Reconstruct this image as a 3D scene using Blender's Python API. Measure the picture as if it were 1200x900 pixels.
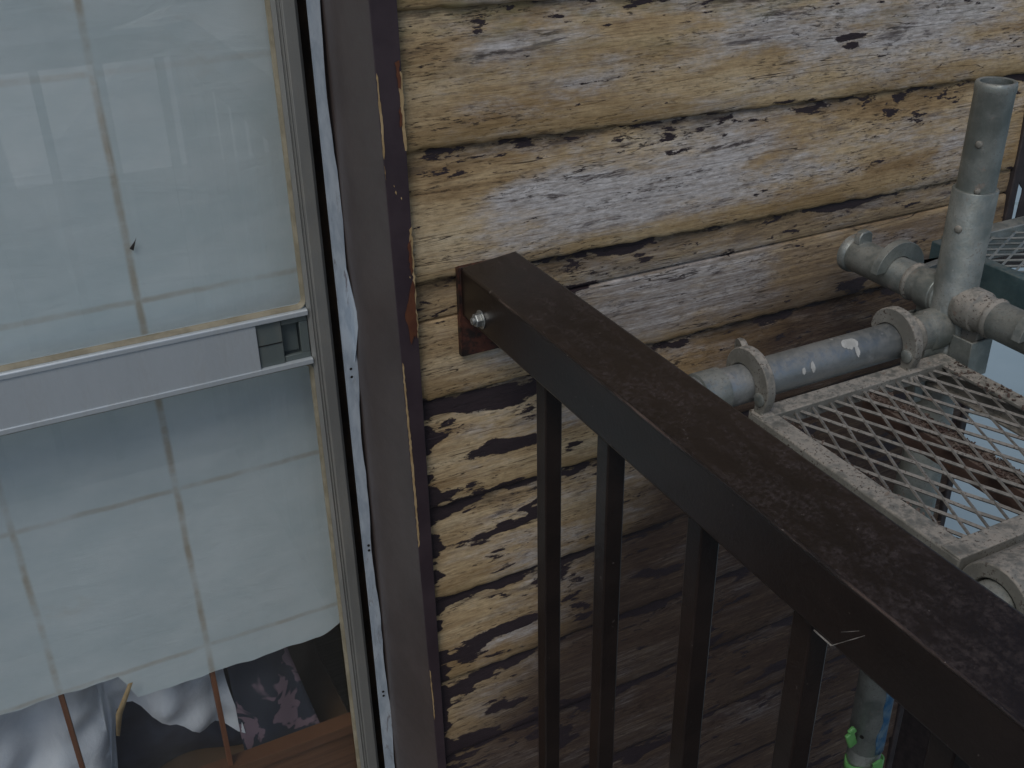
import bpy, bmesh, math, random
from mathutils import Matrix, Vector
R = math.radians
random.seed(7)
for o in list(bpy.data.objects): bpy.data.objects.remove(o)
S = bpy.context.scene
COL = S.collection

# ------------------------------------------------------------------ camera, sky, sun, exposure
cd = bpy.data.cameras.new('camera'); cam = bpy.data.objects.new('camera', cd); COL.objects.link(cam)
cd.sensor_width = 36; cd.lens = 37.74; cd.clip_start = 0.02; cd.clip_end = 500
right = Vector((0.89128, -0.45316, -0.01608)); down = Vector((-0.23061, -0.42247, -0.87655)); fwd = Vector((0.39043, 0.78496, -0.48105))
m = Matrix((right, -down, -fwd)).transposed().to_4x4(); m.translation = (0, -1, 0)
cam.matrix_world = m
S.camera = cam

SUN_EL, SUN_AZ = R(52), R(226)          # azimuth clockwise from +Y (the wall faces -Y)
w = bpy.data.worlds.new('World'); S.world = w; w.use_nodes = True
nt = w.node_tree; nt.nodes.clear()
sky = nt.nodes.new('ShaderNodeTexSky'); sky.sky_type = 'NISHITA'; sky.sun_disc = False
sky.sun_elevation = SUN_EL; sky.sun_rotation = SUN_AZ; sky.air_density = 1.0; sky.dust_density = 1.5; sky.ozone_density = 1.0
bg = nt.nodes.new('ShaderNodeBackground'); bg.inputs[1].default_value = 0.11
wo = nt.nodes.new('ShaderNodeOutputWorld')
nt.links.new(sky.outputs[0], bg.inputs[0]); nt.links.new(bg.outputs[0], wo.inputs[0])
sd = bpy.data.lights.new('sun', 'SUN'); sd.energy = 1.3; sd.angle = R(26); sd.color = (1.0, 0.965, 0.91)
sun = bpy.data.objects.new('sun', sd); COL.objects.link(sun)
tosun = Vector((math.sin(SUN_AZ)*math.cos(SUN_EL), math.cos(SUN_AZ)*math.cos(SUN_EL), math.sin(SUN_EL)))
sun.rotation_euler = tosun.to_track_quat('Z', 'Y').to_euler()
S.view_settings.view_transform = 'Standard'; S.view_settings.look = 'None'
S.view_settings.exposure = -0.50; S.view_settings.gamma = 1; S.view_settings.use_curve_mapping = False

# ------------------------------------------------------------------ helpers: objects
def tag(o, label=None, cat=None, group=None, kind=None):
    if label: o['label'] = label
    if cat: o['category'] = cat
    if group: o['group'] = group
    if kind: o['kind'] = kind
    return o
def empty(name, loc=(0, 0, 0)):
    o = bpy.data.objects.new(name, None); COL.objects.link(o); o.location = loc; o.empty_display_size = .05
    return o
def adopt(o, parent):
    o.parent = parent
    o.matrix_parent_inverse = Matrix.Translation(-parent_loc(parent))
    return o
def parent_loc(p):
    v = Vector(p.location)
    if p.parent: v = v + parent_loc(p.parent) - parent_loc(p.parent)
    return v
class MB:
    def __init__(s): s.v = []; s.f = []
    def add(s, vs, fs):
        b = len(s.v); s.v += [tuple(v) for v in vs]; s.f += [tuple(i+b for i in f) for f in fs]; return s
    def box(s, x0, x1, y0, y1, z0, z1):
        vs = [(x, y, z) for z in (z0, z1) for y in (y0, y1) for x in (x0, x1)]
        return s.add(vs, [(0, 2, 3, 1), (4, 5, 7, 6), (0, 1, 5, 4), (2, 6, 7, 3), (0, 4, 6, 2), (1, 3, 7, 5)])
    def prism(s, poly, ax, a, b, poly2=None):
        """polygon in the two other axes (order x,y,z) extruded along axis ax from a to b"""
        def P(p, t):
            return {'x': (t, p[0], p[1]), 'y': (p[0], t, p[1]), 'z': (p[0], p[1], t)}[ax]
        n = len(poly); q = poly2 or poly
        vs = [P(p, a) for p in poly] + [P(p, b) for p in q]
        fs = [tuple(range(n))[::-1], tuple(range(n, 2*n))] + [(i, (i+1) % n, n+(i+1) % n, n+i) for i in range(n)]
        return s.add(vs, fs)
    def lathe(s, p0, d, prof, n=28, caps=True):
        """prof = [(t, r)] along direction d from p0"""
        d = Vector(d).normalized(); u = d.orthogonal().normalized(); v = d.cross(u); p0 = Vector(p0)
        vs = []; fs = []
        for t, r in prof:
            for k in range(n):
                a = 2*math.pi*k/n; vs.append(p0 + d*t + (u*math.cos(a) + v*math.sin(a))*r)
        for j in range(len(prof)-1):
            for k in range(n):
                fs.append((j*n+k, j*n+(k+1) % n, (j+1)*n+(k+1) % n, (j+1)*n+k))
        if caps:
            fs.append(tuple(range(n))[::-1]); fs.append(tuple(range((len(prof)-1)*n, len(prof)*n)))
        return s.add(vs, fs)
    def bar(s, a, b, wd, th, up=(0, 0, 1), roll=0):
        a = Vector(a); b = Vector(b); d = (b-a).normalized(); sx = d.cross(Vector(up)).normalized(); sz = sx.cross(d)
        if roll: q = Matrix.Rotation(roll, 3, d); sx = q @ sx; sz = q @ sz
        vs = [p + sx*i*wd/2 + sz*j*th/2 for p in (a, b) for i, j in ((-1, -1), (1, -1), (1, 1), (-1, 1))]
        return s.add(vs, [(3, 2, 1, 0), (4, 5, 6, 7), (0, 1, 5, 4), (1, 2, 6, 5), (2, 3, 7, 6), (3, 0, 4, 7)])
    def build(s, name, mat, parent=None, bevel=0, smooth=35, seg=2):
        me = bpy.data.meshes.new(name); me.from_pydata(s.v, [], s.f); me.update()
        bm = bmesh.new(); bm.from_mesh(me); bmesh.ops.recalc_face_normals(bm, faces=bm.faces); bm.to_mesh(me); bm.free()
        for p in me.polygons: p.use_smooth = True
        me.set_sharp_from_angle(angle=R(smooth))
        me.materials.append(mat)
        o = bpy.data.objects.new(name, me); COL.objects.link(o)
        if bevel:
            b = o.modifiers.new('bevel', 'BEVEL'); b.width = bevel; b.segments = seg; b.limit_method = 'ANGLE'; b.angle_limit = R(40)
            b.harden_normals = False
        if parent is not None: attach(o, parent)
        return o
def world_loc(p):
    v = Vector(p.location); q = p.parent
    if q is not None: v = v + world_loc(q)      # parents carry translation only
    return v
def attach(o, parent):
    """mesh data is in world coordinates: keep it there"""
    o.parent = parent; o.location = -world_loc(parent)

def copy_tree(o, d, parent=None):
    c = o.copy(); COL.objects.link(c)
    if parent is None: c.location = Vector(o.location) + Vector(d)
    c.parent = parent
    for ch in list(o.children): copy_tree(ch, d, c)
    return c

# ------------------------------------------------------------------ helpers: node materials
class NT:
    def __init__(s, name):
        s.m = bpy.data.materials.new(name); s.m.use_nodes = True; s.t = s.m.node_tree; s.t.nodes.clear()
        s.out = s.t.nodes.new('ShaderNodeOutputMaterial')
    def n(s, typ, **k):
        x = s.t.nodes.new(typ)
        for a, b in k.items(): setattr(x, a, b)
        return x
    def l(s, a, b): s.t.links.new(a, b)
    def put(s, sock, v):
        if isinstance(v, bpy.types.NodeSocket): s.l(v, sock)
        elif v is not None:
            if isinstance(v, (tuple, list)) and len(v) == 3 and sock.type == 'RGBA': v = (*v, 1)
            sock.default_value = v
    def pos(s): return s.n('ShaderNodeNewGeometry').outputs['Position']
    def obj(s): return s.n('ShaderNodeTexCoord').outputs['Object']
    def normal(s): return s.n('ShaderNodeNewGeometry').outputs['Normal']
    def rnd(s): return s.n('ShaderNodeObjectInfo').outputs['Random']
    def sep(s, v): x = s.n('ShaderNodeSeparateXYZ'); s.l(v, x.inputs[0]); return x.outputs
    def vec(s, v, scale=(1, 1, 1), off=None):
        x = s.n('ShaderNodeVectorMath', operation='MULTIPLY'); s.l(v, x.inputs[0]); x.inputs[1].default_value = scale
        if off is None: return x.outputs[0]
        y = s.n('ShaderNodeVectorMath', operation='ADD'); s.l(x.outputs[0], y.inputs[0]); s.put(y.inputs[1], off); return y.outputs[0]
    def noise(s, v, scale=1, detail=4, rough=.55, dist=0, col=False):
        x = s.n('ShaderNodeTexNoise'); s.l(v, x.inputs['Vector']); x.inputs['Scale'].default_value = scale
        x.inputs['Detail'].default_value = detail; x.inputs['Roughness'].default_value = rough; x.inputs['Distortion'].default_value = dist
        return x.outputs['Color' if col else 'Fac']
    def math(s, op, a, b=None, c=None, clamp=False):
        x = s.n('ShaderNodeMath', operation=op); x.use_clamp = clamp
        for i, v in enumerate((a, b, c)):
            if v is not None: s.put(x.inputs[i], v)
        return x.outputs[0]
    def step(s, v, a, b, lo=0., hi=1.):
        x = s.n('ShaderNodeMapRange', interpolation_type='SMOOTHSTEP'); s.put(x.inputs[0], v)
        for i, q in enumerate((a, b, lo, hi)): s.put(x.inputs[i+1], q)
        return x.outputs[0]
    def mix(s, f, a, b, mode='MIX'):
        x = s.n('ShaderNodeMix', data_type='RGBA', blend_type=mode); s.put(x.inputs[0], f); s.put(x.inputs[6], a); s.put(x.inputs[7], b)
        return x.outputs[2]
    def ramp(s, f, stops):
        x = s.n('ShaderNodeValToRGB'); s.l(f, x.inputs[0]); e = x.color_ramp.elements
        while len(e) < len(stops): e.new(.5)
        for i, (p, c) in enumerate(stops): e[i].position = p; e[i].color = (*c, 1)
        return x.outputs[0]
    def bump(s, h, strength=.5, dist=.002, nrm=None):
        x = s.n('ShaderNodeBump'); x.inputs['Strength'].default_value = strength; x.inputs['Distance'].default_value = dist
        s.l(h, x.inputs['Height'])
        if nrm is not None: s.l(nrm, x.inputs['Normal'])
        return x.outputs[0]
    def pbr(s, color, rough=.6, metal=0., normal=None, spec=.5, **k):
        x = s.n('ShaderNodeBsdfPrincipled'); s.put(x.inputs['Base Color'], color); s.put(x.inputs['Roughness'], rough); s.put(x.inputs['Metallic'], metal)
        s.put(x.inputs['Specular IOR Level'], spec)
        for a, b in k.items(): s.put(x.inputs[a], b)
        if normal is not None: s.l(normal, x.inputs['Normal'])
        return x.outputs[0]
    def done(s, sh): s.l(sh, s.out.inputs[0]); return s.m

MAT = {}
def mat_siding():
    t = NT('weathered_siding'); P = t.pos(); x, y, z = t.sep(P)
    r = t.rnd(); c = t.n('ShaderNodeCombineXYZ'); t.l(t.math('MULTIPLY', r, 9.0), c.inputs[0]); t.l(t.math('MULTIPLY', r, 31.0), c.inputs[2]); off = c.outputs[0]
    uv = t.n('ShaderNodeUVMap').outputs[0]; u, v, _ = t.sep(uv)
    N = lambda sc, k=1., d=5, ro=.6, di=0.: t.noise(t.vec(P, (sc[0], sc[0], sc[1]), off), k, d, ro, di)
    MUL = lambda a, b: t.math('MULTIPLY', a, b)
    blk = lambda z0, z1, x0, x1: MUL(MUL(t.step(z, z1+.02, z1-.02), t.step(z, z0-.02, z0+.02)), MUL(t.step(x, x0-.05, x0+.05), t.step(x, x1+.08, x1-.08)))
    tone = N((3.0, 16), 1, 7, .66, .3)
    wood = t.ramp(tone, [(.30, (.30, .195, .095)), (.43, (.470, .335, .180)), (.56, (.610, .465, .275)), (.70, (.720, .600, .405))])
    # silvery weathering: keeps away from the sheltered ends beside the door casing
    sil = N((3.4, 13), 1.2, 10, .72, .15)
    sil = t.math('ADD', sil, MUL(t.math('MAXIMUM', blk(-.445, -.365, .46, .86), t.math('MAXIMUM', blk(-.265, -.215, .78, 1.25), blk(-.60, -.51, .60, .90))), .15))
    edge = t.math('ADD', x, MUL(t.math('SUBTRACT', N((5, 14), 2, 5), .5), .16))
    silm = MUL(t.step(sil, .45, .68), t.step(edge, .405, .465))
    gr = N((26, 520), 1, 6, .76)
    g2 = N((60, 360), 1, 5, .72)
    silc = t.ramp(g2, [(.28, (.30, .29, .295)), (.44, (.56, .555, .565)), (.62, (.78, .78, .80))])
    col = t.mix(MUL(silm, .85), wood, silc)
    # grain
    col = t.mix(1, col, t.ramp(gr, [(.32, (.60, .56, .52)), (.50, (.98, .98, .98)), (.75, (1.12, 1.11, 1.09))]), 'MULTIPLY')
    gm = N((5, 130), 1, 7, .74, .1)
    col = t.mix(1, col, t.ramp(gm, [(.30, (.66, .60, .54)), (.52, (1, 1, 1)), (.8, (1.08, 1.06, 1.03))]), 'MULTIPLY')
    mot = N((90, 170), 1, 5, .72)
    col = t.mix(1, col, t.ramp(mot, [(.3, (.76, .74, .72)), (.6, (1.06, 1.05, 1.04))]), 'MULTIPLY')
    # ochre stain along the lower lip, dirt below the lap of the board above
    lip = MUL(t.step(v, .26, .02), t.step(N((5, 26), 1, 6, .65), .34, .60))
    col = t.mix(MUL(lip, .45), col, (.25, .165, .06))
    dirt = MUL(t.step(v, .80, 1.0), t.step(N((11, 30), 1, 7, .70), .34, .58))
    col = t.mix(MUL(dirt, .75), col, (.050, .036, .026))
    # grey-green mildew smudges
    mil = MUL(t.step(N((6, 30), 1.2, 9, .74, .3), .52, .74), t.step(v, .25, .55))
    col = t.mix(MUL(mil, .50), col, (.12, .105, .075))
    # the most weathered courses have gone grey brown
    wth = MUL(t.math('ADD', blk(-.60, -.475, .52, 1.4), MUL(blk(-.60, -.475, .36, .52), .35)), t.step(gm, .62, .40, .35, 1.))
    col = t.mix(MUL(wth, .55), col, (.155, .120, .090))
    # short dark checks, crowded in clusters
    clus = t.step(N((5, 24), 1.2, 8, .70), .44, .66)
    fis = N((60, 380), 1, 5, .72)
    fm = MUL(t.step(fis, .545, .62), t.math('ADD', MUL(clus, .95), .09))
    col = t.mix(fm, col, (.048, .036, .032))
    smg = MUL(t.step(N((9, 48), 1, 8, .72, .3), .54, .63), t.math('ADD', MUL(silm, .75), MUL(t.step(v, .30, .75), .45)))
    col = t.mix(MUL(smg, .85), col, (.065, .050, .050))
    # long hairline splits
    ck = t.step(t.math('ABSOLUTE', t.math('SUBTRACT', N((2.2, 40), 1, 3, .5), .5)), .0040, .0010)
    ckm = MUL(ck, t.step(N((3.5, 16), 1, 2), .47, .58))
    col = t.mix(MUL(ckm, .85), col, (.035, .026, .022))
    # green algae high up
    al = MUL(t.step(z, -.30, -.15), t.step(N((7, 26), 1.5, 7, .68), .45, .66))
    col = t.mix(MUL(al, .45), col, (.20, .20, .08))
    # remaining brown paint: ragged islands
    pn = N((8.0, 30), 1, 3, .5, .2); pf = N((48, 150), 1, 8, .74)
    pn = t.math('ADD', pn, MUL(t.math('SUBTRACT', pf, .5), .22))
    low = t.step(z, -.585, -.64)
    leftpatch = MUL(low, t.step(x, .58, .49))
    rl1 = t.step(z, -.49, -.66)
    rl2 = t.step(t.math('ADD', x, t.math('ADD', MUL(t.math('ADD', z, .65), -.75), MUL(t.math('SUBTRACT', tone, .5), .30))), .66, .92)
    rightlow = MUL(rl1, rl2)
    top = t.step(v, .84, .99)
    end = MUL(t.step(x, .402, .385), t.step(z, -.42, -.65))
    bias = t.math('ADD', t.math('ADD', MUL(leftpatch, .105), MUL(rightlow, .06)), t.math('ADD', MUL(top, .13), MUL(end, .10)))
    high = MUL(MUL(t.step(z, -.50, -.46), t.step(v, .80, .50)), .02)
    pm = t.step(t.math('SUBTRACT', t.math('ADD', pn, bias), high), .655, .672)
    # small crowded flakes of paint under the laps and in the upper half of the boards
    fk = t.math('ADD', N((22, 85), 1, 6, .66, .2), t.math('ADD', MUL(t.step(v, .45, .95), .085), MUL(t.math('SUBTRACT', N((4, 18), 1, 3), .5), .30)))
    pm = t.math('MAXIMUM', pm, t.step(fk, .655, .685))
    paint = t.mix(t.noise(t.vec(P, (20, 20, 60)), 2, 3), (.030, .021, .024), (.050, .036, .040))
    # same paint left in the grain, with lower-right shade put into its colour
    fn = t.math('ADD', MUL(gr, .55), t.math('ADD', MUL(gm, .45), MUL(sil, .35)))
    film_shade = MUL(rightlow, t.step(fn, .90, .62, .72, 1.))
    col = t.mix(MUL(film_shade, .95), col, t.mix(tone, (.034, .019, .017), (.075, .050, .043)))
    col = t.mix(pm, col, paint)
    # small black specks
    sp = t.step(N((50, 120), 1.6, 3, .5), .68, .72)
    col = t.mix(MUL(sp, t.math('ADD', MUL(clus, .7), .3)), col, (.03, .024, .022))
    h = t.math('ADD', MUL(gr, .6), t.math('ADD', MUL(fm, -.8), MUL(pm, .55)))
    h = t.math('ADD', h, t.math('ADD', MUL(gm, .5), MUL(ckm, -.8)))
    b = t.bump(h, .65, .0022)
    return t.done(t.pbr(col, t.step(pm, 0, 1, .88, .5), 0, b, .28))
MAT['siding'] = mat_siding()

def mat_paint(name, c1, c2, rough=.45, sc=6, bump=.12, speck=None, spec=.5, coat=0):
    t = NT(name); P = t.pos()
    n = t.noise(t.vec(P, (1, 1, 1)), sc, 6, .6)
    col = t.mix(t.step(n, .35, .65), c1, c2)
    f = t.noise(P, 180, 4, .6)
    if speck:
        s_ = t.step(t.noise(P, 320, 3, .5), .66, .72); s2 = t.step(t.noise(P, 9, 4, .6), .35, .65)
        col = t.mix(t.math('MULTIPLY', t.math('MULTIPLY', s_, s2), .7), col, speck)
    rg = t.math('ADD', rough-.12, t.math('MULTIPLY', t.noise(P, sc*5, 5, .65), .24))
    return t.done(t.pbr(col, rg, 0, t.bump(t.math('ADD', f, t.math('MULTIPLY', n, .6)), bump, .001), spec))
MAT['casing_front'] = mat_paint('purple_brown_paint', (.040, .026, .032), (.056, .038, .044), .5, 14, .2)
MAT['casing'] = mat_paint('grey_brown_paint', (.072, .057, .053), (.090, .072, .067), .42, 10, .12)
def mat_rail():
    t = NT('dark_brown_railing_paint'); P = t.pos(); nx, ny, nz = t.sep(t.normal())
    n = t.noise(t.vec(P, (14, 5, 14)), 1, 6, .65); f = t.noise(P, 260, 4, .65)
    col = t.mix(t.step(n, .35, .7), (.014, .0095, .008), (.024, .016, .013))
    dn = t.noise(t.vec(P, (70, 26, 70)), 1, 8, .72)
    dust = t.math('MULTIPLY', t.step(nz, .5, .95), t.math('MULTIPLY', t.step(dn, .38, .66), t.step(f, .35, .7)))
    col = t.mix(t.math('MULTIPLY', dust, .42), col, (.10, .074, .066))
    sp = t.step(t.noise(P, 170, 2, .4), .755, .78)
    col = t.mix(t.math('MULTIPLY', sp, .4), col, (.20, .17, .15))
    rg = t.math('ADD', .25, t.math('MULTIPLY', dust, .40))
    rg = t.math('ADD', rg, t.math('MULTIPLY', f, .12))
    return t.done(t.pbr(col, rg, 0, t.bump(t.math('ADD', f, t.math('MULTIPLY', dn, .8)), .22, .0009), .45))
MAT['rail'] = mat_rail()
def mat_worn_highlight():  # worn arris of the handrail; its edge highlight is put into the lighter colour
    t = NT('worn_highlight_edge'); P = t.pos(); n = t.noise(t.vec(P, (60, 7, 60)), 1, 7, .7)
    col = t.mix(t.step(n, .46, .66), (.018, .012, .010), (.11, .075, .060)); f = t.noise(P, 240, 3, .6)
    col = t.mix(t.step(f, .66, .72), col, (.26, .22, .19))
    return t.done(t.pbr(col, .42, 0, t.bump(f, .3, .001), .5))
MAT['worn_lit_edge'] = mat_worn_highlight()
def mat_plate():
    t = NT('rust_stained_paint'); P = t.pos(); n = t.noise(P, 55, 7, .7); f = t.noise(P, 300, 3)
    col = t.mix(t.step(n, .42, .60), (.018, .012, .010), (.085, .030, .019)); col = t.mix(t.step(n, .62, .70), col, (.16, .065, .035))
    return t.done(t.pbr(col, .6, 0, t.bump(t.math('ADD', n, f), .4, .001), .4))
MAT['red_plate'] = mat_plate()
MAT['rust_primer'] = mat_paint('orange_brown_primer', (.095, .030, .013), (.135, .046, .018), .65, 40, .3)
MAT['bare_wood'] = mat_paint('bare_pale_wood', (.36, .24, .11), (.50, .36, .19), .8, 60, .4)
MAT['scratch'] = mat_paint('bare_scratched_metal', (.13, .115, .10), (.36, .33, .29), .5, 60, .2)

def mat_galv(name, c1, c2, dust=(.30, .27, .215), dustamt=.5, rough=.45, metal=.65, rust=.15, paint=.0, sc=1.0):
    t = NT(name); P = t.pos(); nx, ny, nz = t.sep(t.normal())
    n = t.noise(P, 28*sc, 6, .62); n2 = t.noise(P, 120, 5, .65); n3 = t.noise(P, 330, 3, .6)
    col = t.mix(t.step(n, .34, .66), c1, c2)
    d = t.math('MULTIPLY', t.step(nz, -.15, .9), t.step(t.math('ADD', n2, t.math('MULTIPLY', n, .5)), .58, .86))
    d = t.math('MULTIPLY', d, dustamt, clamp=True)
    col = t.mix(d, col, dust)
    sp = t.math('MULTIPLY', t.step(n3, .56, .66), t.step(n, .35, .6))
    col = t.mix(t.math('MULTIPLY', sp, min(1, dustamt*1.1)), col, (.055, .036, .026))
    ru = t.step(t.noise(P, 46, 6, .68), .60, .68)
    col = t.mix(t.math('MULTIPLY', ru, rust), col, (.13, .055, .022))
    wp = t.step(t.noise(P, 75, 3, .5), .705, .715)
    if paint: col = t.mix(t.math('MULTIPLY', wp, paint), col, (.68, .67, .62))
    mt = t.math('MULTIPLY', t.math('SUBTRACT', 1., t.math('MAXIMUM', d, t.math('MAXIMUM', sp, ru)), clamp=True), metal)
    rg = t.math('ADD', rough, t.math('MULTIPLY', d, .4), clamp=True)
    rg = t.math('ADD', rg, t.math('MULTIPLY', n2, .12), clamp=True)
    return t.done(t.pbr(col, rg, mt, t.bump(t.math('ADD', n2, t.math('MULTIPLY', n3, .6)), .35, .0012), .45))
MAT['galv'] = mat_galv('galvanised_steel', (.21, .235, .22), (.34, .365, .345), dustamt=.42, rust=.40, paint=.2, rough=.40)
MAT['galv_blue'] = mat_galv('blue_grey_pipe', (.29, .315, .32), (.36, .385, .39), dustamt=.35, rust=.2, paint=.9, metal=.7, rough=.34, sc=.5)
MAT['galv_dusty'] = mat_galv('dusty_steel', (.19, .185, .16), (.28, .275, .245), dust=(.37, .335, .285), dustamt=.95, rust=.45, metal=.3, rough=.6)
MAT['strand'] = mat_galv('dirty_mesh_steel', (.17, .16, .14), (.25, .24, .215), dust=(.30, .28, .25), dustamt=.8, rust=.45, metal=.25, rough=.6)
MAT['rusty'] = mat_galv('rusty_flaking_steel', (.055, .032, .025), (.095, .056, .042), dust=(.20, .17, .14), dustamt=.6, rust=.5, metal=.1, rough=.8)
MAT['teal_beam'] = mat_galv('teal_painted_steel', (.055, .10, .11), (.09, .15, .16), dustamt=.3, rust=.15, metal=.2, rough=.5)
MAT['bolt'] = mat_galv('zinc_bolt', (.30, .32, .31), (.42, .43, .41), dustamt=.15, rust=.1, metal=.8, rough=.3)
MAT['white_paint'] = mat_paint('dried_white_paint', (.40, .40, .37), (.55, .55, .51), .7, 60, .3)
MAT['hole'] = mat_paint('dark_hole', (.008, .007, .006), (.012, .010, .009), .9, 30, .1)
MAT['blue_mark'] = mat_paint('blue_paint_mark', (.015, .09, .19), (.12, .19, .24), .5, 60, .3)
MAT['green'] = mat_paint('green_plastic', (.12, .36, .10), (.18, .46, .14), .4, 40, .1)

def mat_alu(name, c1, c2, rough=.42, metal=.7, grime=.5):
    t = NT(name); P = t.pos()
    n = t.noise(t.vec(P, (10, 10, 4)), 2, 6, .6); f = t.noise(t.vec(P, (200, 200, 30)), 1, 4, .6)
    g = t.math('MULTIPLY', t.step(t.noise(t.vec(P, (30, 30, 8)), 1.5, 7, .68), .45, .68), grime)
    col = t.mix(n, c1, c2); col = t.mix(t.math('MULTIPLY', g, .7), col, (.20, .18, .14))
    return t.done(t.pbr(col, t.math('ADD', t.math('ADD', rough, t.math('MULTIPLY', g, .3)), t.math('MULTIPLY', f, .1)), t.math('SUBTRACT', metal, t.math('MULTIPLY', g, metal*.7)), t.bump(f, .12, .0006), .5))
MAT['alu'] = mat_alu('aluminium', (.56, .61, .63), (.66, .71, .73), .40, .45, .25)
MAT['alu_stile'] = mat_alu('aged_aluminium', (.28, .28, .26), (.36, .36, .34), .45, .6, .6)
MAT['pull'] = mat_alu('grey_green_cast', (.13, .16, .155), (.17, .20, .19), .45, .3, .4)
MAT['bead'] = mat_paint('yellowed_rubber', (.21, .185, .125), (.31, .275, .195), .7, 40, .2)
MAT['gap'] = mat_paint('dirty_channel', (.016, .012, .009), (.05, .032, .018), .85, 24, .3)
def mat_bluestrip():
    t = NT('pale_blue_oxidised_strip'); P = t.pos(); x, y, z = t.sep(P)
    n = t.noise(t.vec(P, (60, 60, 16)), 1.4, 7, .65, .3)
    col = t.mix(t.step(n, .35, .65), (.38, .45, .52), (.54, .61, .67))
    d = t.math('MULTIPLY', t.step(t.noise(t.vec(P, (90, 90, 20)), 1, 6, .66, .4), .57, .66), t.step(t.noise(P, 6, 3), .40, .6))
    col = t.mix(t.math('MULTIPLY', d, .8), col, (.15, .12, .13))
    return t.done(t.pbr(col, .5, .15, t.bump(n, .3, .001), .5))
MAT['strip'] = mat_bluestrip()

XM = [.1205 - .1927*k for k in range(-1, 9)]       # lattice bar positions
ZM = [.265, .01, -.245, -.502, -.763, -1.022]
def mat_paper():
    t = NT('aged_shoji_paper'); P = t.pos(); x, y, z = t.sep(P)
    n = t.noise(t.vec(P, (5, 5, 9)), 2, 6, .6); fb = t.noise(t.vec(P, (40, 40, 60)), 1.6, 5, .6)
    col = t.mix(t.step(n, .3, .7), (.72, .81, .82), (.82, .89, .895))
    wob = t.math('MULTIPLY', t.math('SUBTRACT', t.noise(t.vec(P, (7, 7, 7)), 1.5, 6, .7), .5), .005)
    def line(coord, pos, wdt):
        d = t.math('ABSOLUTE', t.math('SUBTRACT', t.math('ADD', coord, wob), pos))
        return t.step(d, wdt*1.5, wdt*.25)
    sv = None
    for p in XM[1:5]:
        q = line(x, p, .0042); sv = q if sv is None else t.math('MAXIMUM', sv, q)
    sh = None
    for p in ZM:
        q = line(z, p, .0038); sh = q if sh is None else t.math('MAXIMUM', sh, q)
    k = t.step(t.noise(t.vec(P, (9, 9, 13), (1.3, 0, .4)), 1, 6, .68), .36, .66, .15, 1.0)
    st = t.math('MULTIPLY', t.math('MAXIMUM', t.math('MULTIPLY', sv, .62), t.math('MULTIPLY', sh, .42)), k)
    col = t.mix(st, col, (.42, .28, .12))
    blot = t.step(t.noise(t.vec(P, (3, 3, 5), (3.1, 0, 1.7)), 2, 6, .65), .60, .76)
    col = t.mix(t.math('MULTIPLY', blot, .22), col, (.55, .45, .30))
    cre = t.noise(t.vec(P, (4, 4, 16)), 2.2, 5, .6, .8)
    b = t.bump(t.math('ADD', cre, t.math('MULTIPLY', fb, .2)), .22, .005)
    d1 = t.n('ShaderNodeBsdfDiffuse'); t.l(col, d1.inputs[0]); t.l(b, d1.inputs[2])
    d2 = t.n('ShaderNodeBsdfTranslucent'); t.l(col, d2.inputs[0])
    mx = t.n('ShaderNodeMixShader'); mx.inputs[0].default_value = .14; t.l(d1.outputs[0], mx.inputs[1]); t.l(d2.outputs[0], mx.inputs[2])
    return t.done(mx.outputs[0])
MAT['paper'] = mat_paper()
def mat_glass():
    t = NT('window_glass'); g = t.n('ShaderNodeNewGeometry'); dt = t.n('ShaderNodeVectorMath', operation='DOT_PRODUCT')
    t.l(g.outputs['Normal'], dt.inputs[0]); t.l(g.outputs['Incoming'], dt.inputs[1])
    c = t.math('SUBTRACT', 1., t.math('ABSOLUTE', dt.outputs['Value']), clamp=True)
    fr = t.math('ADD', .042, t.math('MULTIPLY', t.math('POWER', c, 5.), .958))      # Schlick, same from both sides
    tr = t.n('ShaderNodeBsdfTransparent'); tr.inputs[0].default_value = (.975, .985, .985, 1)
    gl = t.n('ShaderNodeBsdfGlossy'); gl.inputs['Roughness'].default_value = .012; gl.inputs[0].default_value = (1, 1, 1, 1)
    P = t.pos(); dirt = t.step(t.noise(t.vec(P, (6, 6, 3)), 2, 7, .65), .4, .75, .006, .03)
    df = t.n('ShaderNodeBsdfDiffuse'); df.inputs[0].default_value = (.45, .44, .40, 1)
    m1 = t.n('ShaderNodeMixShader'); t.l(fr, m1.inputs[0]); t.l(tr.outputs[0], m1.inputs[1]); t.l(gl.outputs[0], m1.inputs[2])
    m2 = t.n('ShaderNodeMixShader'); t.l(dirt, m2.inputs[0]); t.l(m1.outputs[0], m2.inputs[1]); t.l(df.outputs[0], m2.inputs[2])
    return t.done(m2.outputs[0])
MAT['glass'] = mat_glass()
def mat_wood(name, c1, c2, rough=.55, ax=(3, 3, 60)):
    t = NT(name); P = t.pos(); n = t.noise(t.vec(P, ax), 1.5, 6, .62, .5)
    return t.done(t.pbr(t.mix(t.step(n, .3, .7), c1, c2), rough, 0, t.bump(n, .2, .001), .4))
MAT['muntin'] = mat_wood('red_brown_lattice_wood', (.16, .055, .022), (.25, .095, .04), .55, (60, 60, 3))
MAT['orange_wood'] = mat_wood('orange_brown_wood', (.115, .048, .020), (.19, .085, .038))
MAT['pale_wood'] = mat_wood('pale_worn_wood', (.36, .22, .11), (.48, .32, .17))
MAT['dark_wood'] = mat_wood('dark_room_wood', (.085, .05, .026), (.13, .08, .042))
MAT['tatami'] = mat_wood('straw_mat', (.26, .22, .12), (.34, .29, .17), .8, (3, 80, 3))
MAT['plaster'] = mat_paint('sand_plaster', (.22, .19, .14), (.28, .25, .19), .9, 20, .4)
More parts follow.
